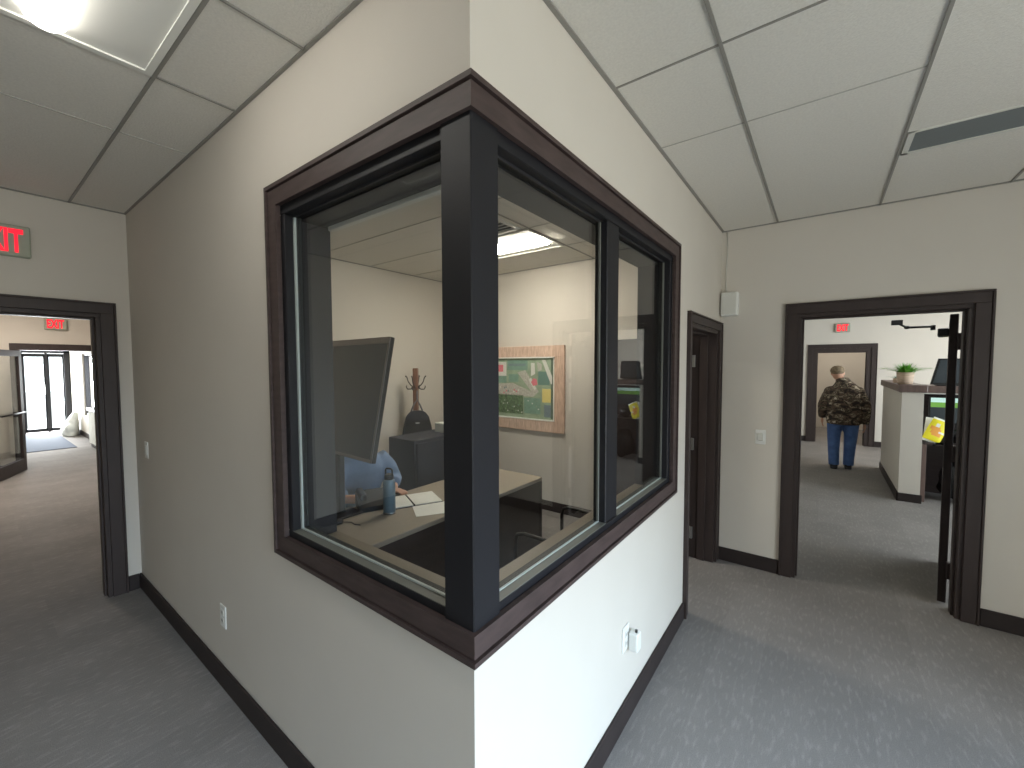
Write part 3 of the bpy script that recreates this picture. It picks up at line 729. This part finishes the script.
def walker():
    r = empty('person', (.965, 7.58, 0), 0, 'man seen from behind in a camouflage jacket, cap and blue jeans', 'person')   # faces +y
    sk = M['skin']; b = MB()
    b.tube([(0, 0, .78), (0, 0, .9), (0, -.02, 1.1), (0, 0, 1.26), (-.02, .03, 1.33)], sw([(.16, .12), (.15, .12), (.16, .115), (.13, .09), (.06, .06)]), sk, 16)
    b.tube([(-.02, .03, 1.30), (-.06, .07, 1.43)], [.06, .058], sk)
    b.ell((-.085, .10, 1.51), (.078, .098, .115), sk).ell((-.085, .20, 1.49), (.012, .02, .02), sk)
    for s in (-1, 1): b.ell((-.085+s*.08, .095, 1.50), (.012, .018, .032), sk)
    legs = [[(-.095, 0, .82), (-.105, .02, .48), (-.10, -.05, .09)], [(.095, 0, .82), (.09, .05, .48), (.08, .03, .09)]]
    for L_ in legs:
        b.tube(L_, [.09, .06, .045], sk); b.tube([L_[2], (L_[2][0], L_[2][1]+.03, .045), (L_[2][0], L_[2][1]+.17, .03)], [.045, .045, .03], sk)
    arms = [[(-.16, 0, 1.2), (-.275, -.02, 1.0), (-.265, .09, .79)], [(.16, 0, 1.2), (.275, -.01, .98), (.262, .03, .73)]]
    for i, A in enumerate(arms):
        s = -1 if i == 0 else 1
        b.tube(A, [.045, .042, .03], sk, 12)
        hx_, hy_, hz_ = A[2]
        b.ell((hx_, hy_+.015, hz_-.055), (.02, .038, .052), sk)
        for f in range(4):
            yy = hy_-.012+.019*f; ln = (.085, .1, .098, .08)[f]
            b.tube([(hx_, yy, hz_-.085), (hx_-s*.004, yy+.004, hz_-.085-ln*.45), (hx_-s*.02, yy+.008, hz_-.085-ln*.75)], [.0095, .009, .0075], sk, 8)
        b.tube([(hx_-s*.004, hy_+.04, hz_-.04), (hx_-s*.012, hy_+.068, hz_-.075), (hx_-s*.015, hy_+.07, hz_-.10)], [.011, .010, .008], sk, 8)
    organic(b, 'body', r, .009, 3)
    j = MB(); c = M['camo']
    j.tube([(0, 0, .70), (0, 0, .76), (0, -.01, .9), (0, -.03, 1.08), (0, -.02, 1.2), (0, 0, 1.29), (-.02, .03, 1.37), (-.03, .045, 1.42)],
           sw([(.205, .15), (.22, .165), (.22, .17), (.222, .175), (.215, .16), (.17, .125), (.10, .09), (.082, .078)]), c, 22)
    j.tube([(-.15, 0, 1.25), (-.215, -.01, 1.13), (-.265, -.02, .99), (-.268, .06, .86), (-.265, .09, .79)], [.078, .078, .07, .06, .052], c, 16)
    j.tube([(.15, 0, 1.25), (.215, -.01, 1.13), (.268, -.01, .98), (.272, .02, .83), (.264, .03, .72)], [.078, .078, .07, .06, .052], c, 16)
    for s_ in (-1, 1): j.ell((s_*.165, 0, 1.215), (.095, .095, .085), c)
    organic(j, 'jacket', r, .012, 7)
    d = MB(); c = M['jeans']
    d.tube([(0, 0, .70), (0, 0, .88)], sw([(.19, .145), (.185, .14)]), c, 18)
    d.tube([(-.10, 0, .80), (-.11, .02, .5), (-.108, -.02, .3), (-.10, -.05, .05)], [.11, .086, .075, .068], c, 16)
    d.tube([(.10, 0, .80), (.10, .045, .5), (.09, .04, .3), (.08, .03, .05)], [.11, .086, .075, .068], c, 16)
    organic(d, 'jeans', r, .012, 3)
    for L_ in legs:
        x, y = L_[2][0], L_[2][1]
        s = MB(); s.tube([(x, y-.06, .045), (x, y+.06, .045), (x, y+.2, .04)], [(.045, .044), (.052, .045), (.036, .034)], M['shoe'], 14).box(x-.045, x+.045, y-.075, y+.20, 0, .03, M['shoe'], .01)
        organic(s, 'shoe', r, .008, 2)
    k = MB(); c = M['capc']
    k.ell((-.088, .095, 1.545), (.096, .118, .082), c).box(-.15, -.025, .18, .27, 1.53, 1.545, c, .005)
    organic(k, 'cap', r, .009, 3)
    return r
walker()

# ------------------------------------------------------------------ counter area in the right room
pw = MB().box(1.455, 1.645, 6.0, 7.95, 0, 1.315, W).build('half_wall')
hw = empty('reception_counter', (1.55, 6.9, 0), 0, 'white half-height wall with a dark wood cap beyond the right doorway', 'counter')
pw.parent = hw; pw.name = 'wall_body'; pw.data.transform(Matrix.Translation((-1.55, -6.9, 0)))
MB().box(-.125, .12, -.93, 1.08, 1.315, 1.40, M['counter'], .004).build('wood_cap', hw)
MB().box(-.11, -.095, -.914, 1.05, 0, .1, M['base'], .002).box(-.11, .11, -.914, -.90, 0, .1, M['base'], .002).build('base_trim', hw)
ws = empty('reception_desk', (2.4, 6.4, 0), 0, 'dark wood workstation with a raised shelf behind the half-height wall', 'desk')
MB().box(-.73, .9, -.30, .3, .69, .72, M['deskdark'], .003).build('desktop', ws)
MB().box(-.73, .9, .27, .3, 0, 1.30, M['deskdark'], .003).build('back_panel', ws)
MB().box(-.75, -.70, -.30, .3, 0, .69, M['counter'], .003).build('side_panel', ws)
MB().box(.85, .9, -.3, .3, 0, .69, M['counter'], .003).build('side_panel', ws)
MB().box(-.73, .9, -.12, .36, 1.30, 1.385, M['counter'], .004).build('raised_shelf', ws)
MB().box(-.73, .9, -.10, -.08, 1.285, 1.30, M['offwhite']).build('shelf_edge', ws)
sc = empty('desk_monitor', (2.02, 6.42, .72), .0, 'monitor showing a green landscape under the raised reception shelf', 'monitor')
MB().box(-.27, .27, 0, .03, .20, .53, M['blackp'], .006).build('bezel', sc)
MB().box(-.255, .255, -.004, 0, .46, .515, M['sky']).box(-.255, .255, -.004, 0, .40, .46, M['green']).box(-.255, .255, -.004, 0, .215, .40, M['screen']).build('screen', sc)
MB().box(-.03, .03, .0, .03, .01, .25, M['blackp']).box(-.11, .11, -.06, .09, 0, .012, M['blackp'], .004).build('stand', sc)
bm_ = empty('counter_monitor', (1.95, 6.42, 1.385), 0, 'black display standing on the raised reception shelf', 'monitor')
T = Matrix.Translation((0, 0, .04)) @ Matrix.Rotation(math.radians(-14), 4, 'X')
TT = Matrix.Rotation(math.radians(10), 4, 'Y')
MB().poly([(-.20, -.02, .012), (.2, -.02, .012), (.2, .02, .33), (-.13, .02, .33)], (0, .03, 0), M['blackp']).build('housing', bm_)
MB().poly([(-.175, -.024, .035), (.18, -.024, .035), (.18, .012, .31), (-.115, .012, .31)], (0, .003, 0), M['screen']).build('screen', bm_)
MB().box(-.15, .12, -.05, .1, 0, .012, M['blackp'], .004).build('stand', bm_)

def potted(loc, s, label, m, n, name='potted_plant', pot=True):
    r = empty(name, loc, 0, label, 'plant')
    pr = [(.052*s, 0), (.058*s, .01*s), (.068*s, .115*s), (.062*s, .118*s), (.058*s, .105*s)]
    MB().lathe(pr, M['pot']).build('pot', r)
    MB().lathe([(.057*s, .1*s), (.05*s, .108*s)], M['soil']).build('soil', r)
    mb = MB(); k = mb.mi(m)
    for i in range(n):
        a = random.uniform(0, 2*PI); t_ = random.uniform(.2, 1); L_ = s*random.uniform(.10, .19)
        p0 = Vector((math.cos(a)*.04*s*t_, math.sin(a)*.04*s*t_, .1*s)); dr = Vector((math.cos(a)*t_, math.sin(a)*t_, 0))
        w = Vector((-math.sin(a), math.cos(a), 0))*.006*s
        prev = None
        for j in range(4):
            u = j/3; p = p0+dr*L_*u+Vector((0, 0, 1))*(L_*(.75*u-.40*u*u*t_*1.2)); ww = w*(1-.85*u)
            a1, a2 = mb.bm.verts.new(p-ww), mb.bm.verts.new(p+ww+Vector((0, 0, .001)))
            if prev: f = mb.bm.faces.new((prev[0], prev[1], a2, a1)); f.material_index = k
            prev = (a1, a2)
    mb.build('foliage', r); return r
potted((1.515, 6.33, 1.40), 1.25, 'bright green grassy plant in a pale pot on the half-height wall', M['leaf'], 260)
potted((1.475, 6.75, 1.40), .5, 'tiny grey-green plant behind the grassy pot plant', M['leaf2'], 50)

pk = empty('snack_packet', (1.725, 6.14, .72), .1, 'yellow and orange printed packet leaning on the reception desk', 'packet')
T = Matrix.Rotation(.42, 4, 'Y') @ Matrix.Rotation(-.15, 4, 'X')
def packet():
    mb = MB(); nx, nz = 10, 14; w, h = .17, .30
    for side in (-1, 1):
        g_ = []
        for j in range(nz+1):
            row = []
            for i in range(nx+1):
                u, v_ = i/nx*2-1, j/nz*2-1
                d = .028*max(0, (1-u*u))**.5*max(0, (1-v_**4))**.6 + .001
                row.append(mb.bm.verts.new(T @ Vector((u*w/2*(1-.04*abs(v_)), side*d, (v_+1)/2*h))))
            g_.append(row)
        for j in range(nz):
            for i in range(nx):
                f = mb.bm.faces.new((g_[j][i], g_[j][i+1], g_[j+1][i+1], g_[j+1][i])); f.smooth = True
                m = M['yellow']
                if 3 < j < 9 and 1 < i+(j-6)*.5 < 7: m = M['orange']
                if j in (0, nz-1) or (j == 6 and i > 5) or (j in (9, 10) and 2 < i < 5): m = M['silver']
                f.material_index = mb.mi(m)
    return mb.build('wrapper', pk)
packet()
ps = MB().box(-.10, .0, -.0015, .0015, 0, .28, M['paper'], T=Matrix.Rotation(.1, 4, 'Y')).build('paper_sheet', loc=(1.775, 6.21, .722)); ps.rotation_euler.x = -.12
tag(ps, 'white sheet standing behind the yellow packet', 'paper')
def lumpy(name, loc, r, m, label, cat, seed=1, n=10):
    random.seed(seed); b = MB()
    for i in range(n):
        a = random.uniform(0, 2*PI); q = random.uniform(0, .5)
        b.ell((r[0]*q*math.cos(a), r[1]*q*math.sin(a), r[2]*random.uniform(.35, 1.1)), (r[0]*random.uniform(.45, .7), r[1]*random.uniform(.45, .7), r[2]*random.uniform(.3, .6)), m, T=Matrix.Rotation(random.uniform(-.5, .5), 3, 'X'))
    o = organic(b, name, None, .014, 1)
    zmin = min(v.co.z for v in o.data.vertices); o.data.transform(Matrix.Translation((0, 0, -zmin)))
    o.location = loc; return tag(o, label, cat)
lumpy('plastic_bag', (1.98, 6.3, .0), (.2, .16, .30), M['polybag'], 'shiny black plastic bag bunched up below the reception desk', 'bag', 3, 14)
lumpy('plastic_bag', (2.0, 6.24, .72), (.13, .09, .09), M['polybag'], 'crumpled dark plastic bag on the desk right of the yellow packet', 'bag', 5)

# ------------------------------------------------------------------ entrance end
em = MB().box(-14.35, -11.35, -.25, .62, 0, .012, M['mat_'], .003).build('entrance_mat'); recenter(em, (-12.85, .25, 0))
tag(em, 'blue-grey entrance mat on the floor inside the glazed doors', 'mat')
bb_ = MB()
bb_.tube([(0, 0, .0), (0, 0, .06), (.02, .01, .2), (.03, .05, .36), (.02, .09, .50), (.02, .10, .56)], [(.13, .36), (.15, .37), (.14, .30), (.10, .22), (.06, .12), (.04, .06)], M['canvas'], 18)
bb_.ell((-.22, -.02, .12), (.16, .12, .12), M['canvas']).ell((.2, 0, .16), (.15, .12, .15), M['canvas'])
o = organic(bb_, 'canvas_sack', None, .02, 2); o.location = (-13.6, .775, 0.0)
o.data.transform(Matrix.Translation((0, 0, -min(v.co.z for v in o.data.vertices)))); tag(o, 'pale sack slumped on the floor by the right side of the glazed doors', 'sack')
ct = empty('console_table', (-10.85, .86, 0), 0, 'narrow pale console with a dark top against the vestibule wall', 'table')
MB().box(-.5, .45, -.09, .07, .74, .80, M['blackp'], .006).build('top', ct)
MB().box(-.45, .40, -.07, .05, .08, .74, M['canvas'], .006).build('cabinet_body', ct)
MB().box(-.43, .38, -.05, .04, 0, .08, M['blackp'], .003).build('plinth', ct)

# ------------------------------------------------------------------ light
def area(name, loc, rot, sx, sy, power, col):
    l = bpy.data.lights.new(name, 'AREA'); l.shape = 'RECTANGLE'; l.size = sx; l.size_y = sy; l.energy = power; l.color = col
    o = bpy.data.objects.new(name, l); C.objects.link(o); o.location = loc; o.rotation_euler = rot; return o
# daylight at the windows (just outside each pane)
L1s = area('daylight_east_sky', (EX+.35, -.5, 1.75), (0, math.radians(46), 0), 1.5, 2.9, 175, (.56, .76, 1.0)); L1s.data.spread = math.radians(88)
area('daylight_east_ground', (EX+.25, -.5, .95), (0, math.radians(112), 0), 1.2, 3.1, 120, (1.0, .96, .85))
area('daylight_right_room', (5.25, 6.2, 1.45), (0, math.radians(90), 0), 1.45, 4.7, 330, (.85, .93, 1.0))
area('daylight_entrance', (-14.95, .5, 1.05), (0, math.radians(-90), 0), 1.9, .75, 450, (.93, .96, 1.0))
area('daylight_vestibule', (-11.95, 1.2, 1.2), (math.radians(-90), 0, 0), 2.0, 1.35, 170, (.93, .96, 1.0))
w = bpy.data.worlds.new('overcast_sky'); bpy.context.scene.world = w; w.use_nodes = True
bgn = w.node_tree.nodes['Background']; bgn.inputs[0].default_value = (.86, .93, 1.0, 1); bgn.inputs[1].default_value = 3.0

# ------------------------------------------------------------------ camera
cam = bpy.data.cameras.new('camera'); co = bpy.data.objects.new('camera', cam); C.objects.link(co)
yaw, pitch, roll = math.radians(36.8827), math.radians(-2.693), math.radians(-.1378)
F = Vector((-math.sin(yaw)*math.cos(pitch), math.cos(yaw)*math.cos(pitch), math.sin(pitch)))
Rt = Vector((math.cos(yaw), math.sin(yaw), 0)); U = Rt.cross(F)
R2 = Rt*math.cos(roll)+U*math.sin(roll); U2 = -Rt*math.sin(roll)+U*math.cos(roll)
mw = Matrix((R2, U2, -F)).transposed().to_4x4(); mw.translation = (.6952, -.7625, 1.6552)
co.matrix_world = mw
cam.sensor_width = 36; cam.lens = 36*414.97/1024; cam.clip_start = .02; cam.clip_end = 200
S_ = bpy.context.scene; S_.camera = co
vs = S_.view_settings; vs.view_transform = 'Standard'; vs.look = 'None'; vs.gamma = 1; vs.use_curve_mapping = False; vs.exposure = 0.0
S_.cycles.max_bounces = 10; S_.cycles.diffuse_bounces = 5; S_.cycles.transparent_max_bounces = 16
S_.cycles.use_denoising = True; S_.cycles.caustics_reflective = False; S_.cycles.caustics_refractive = False
S_.cycles.sample_clamp_indirect = 6
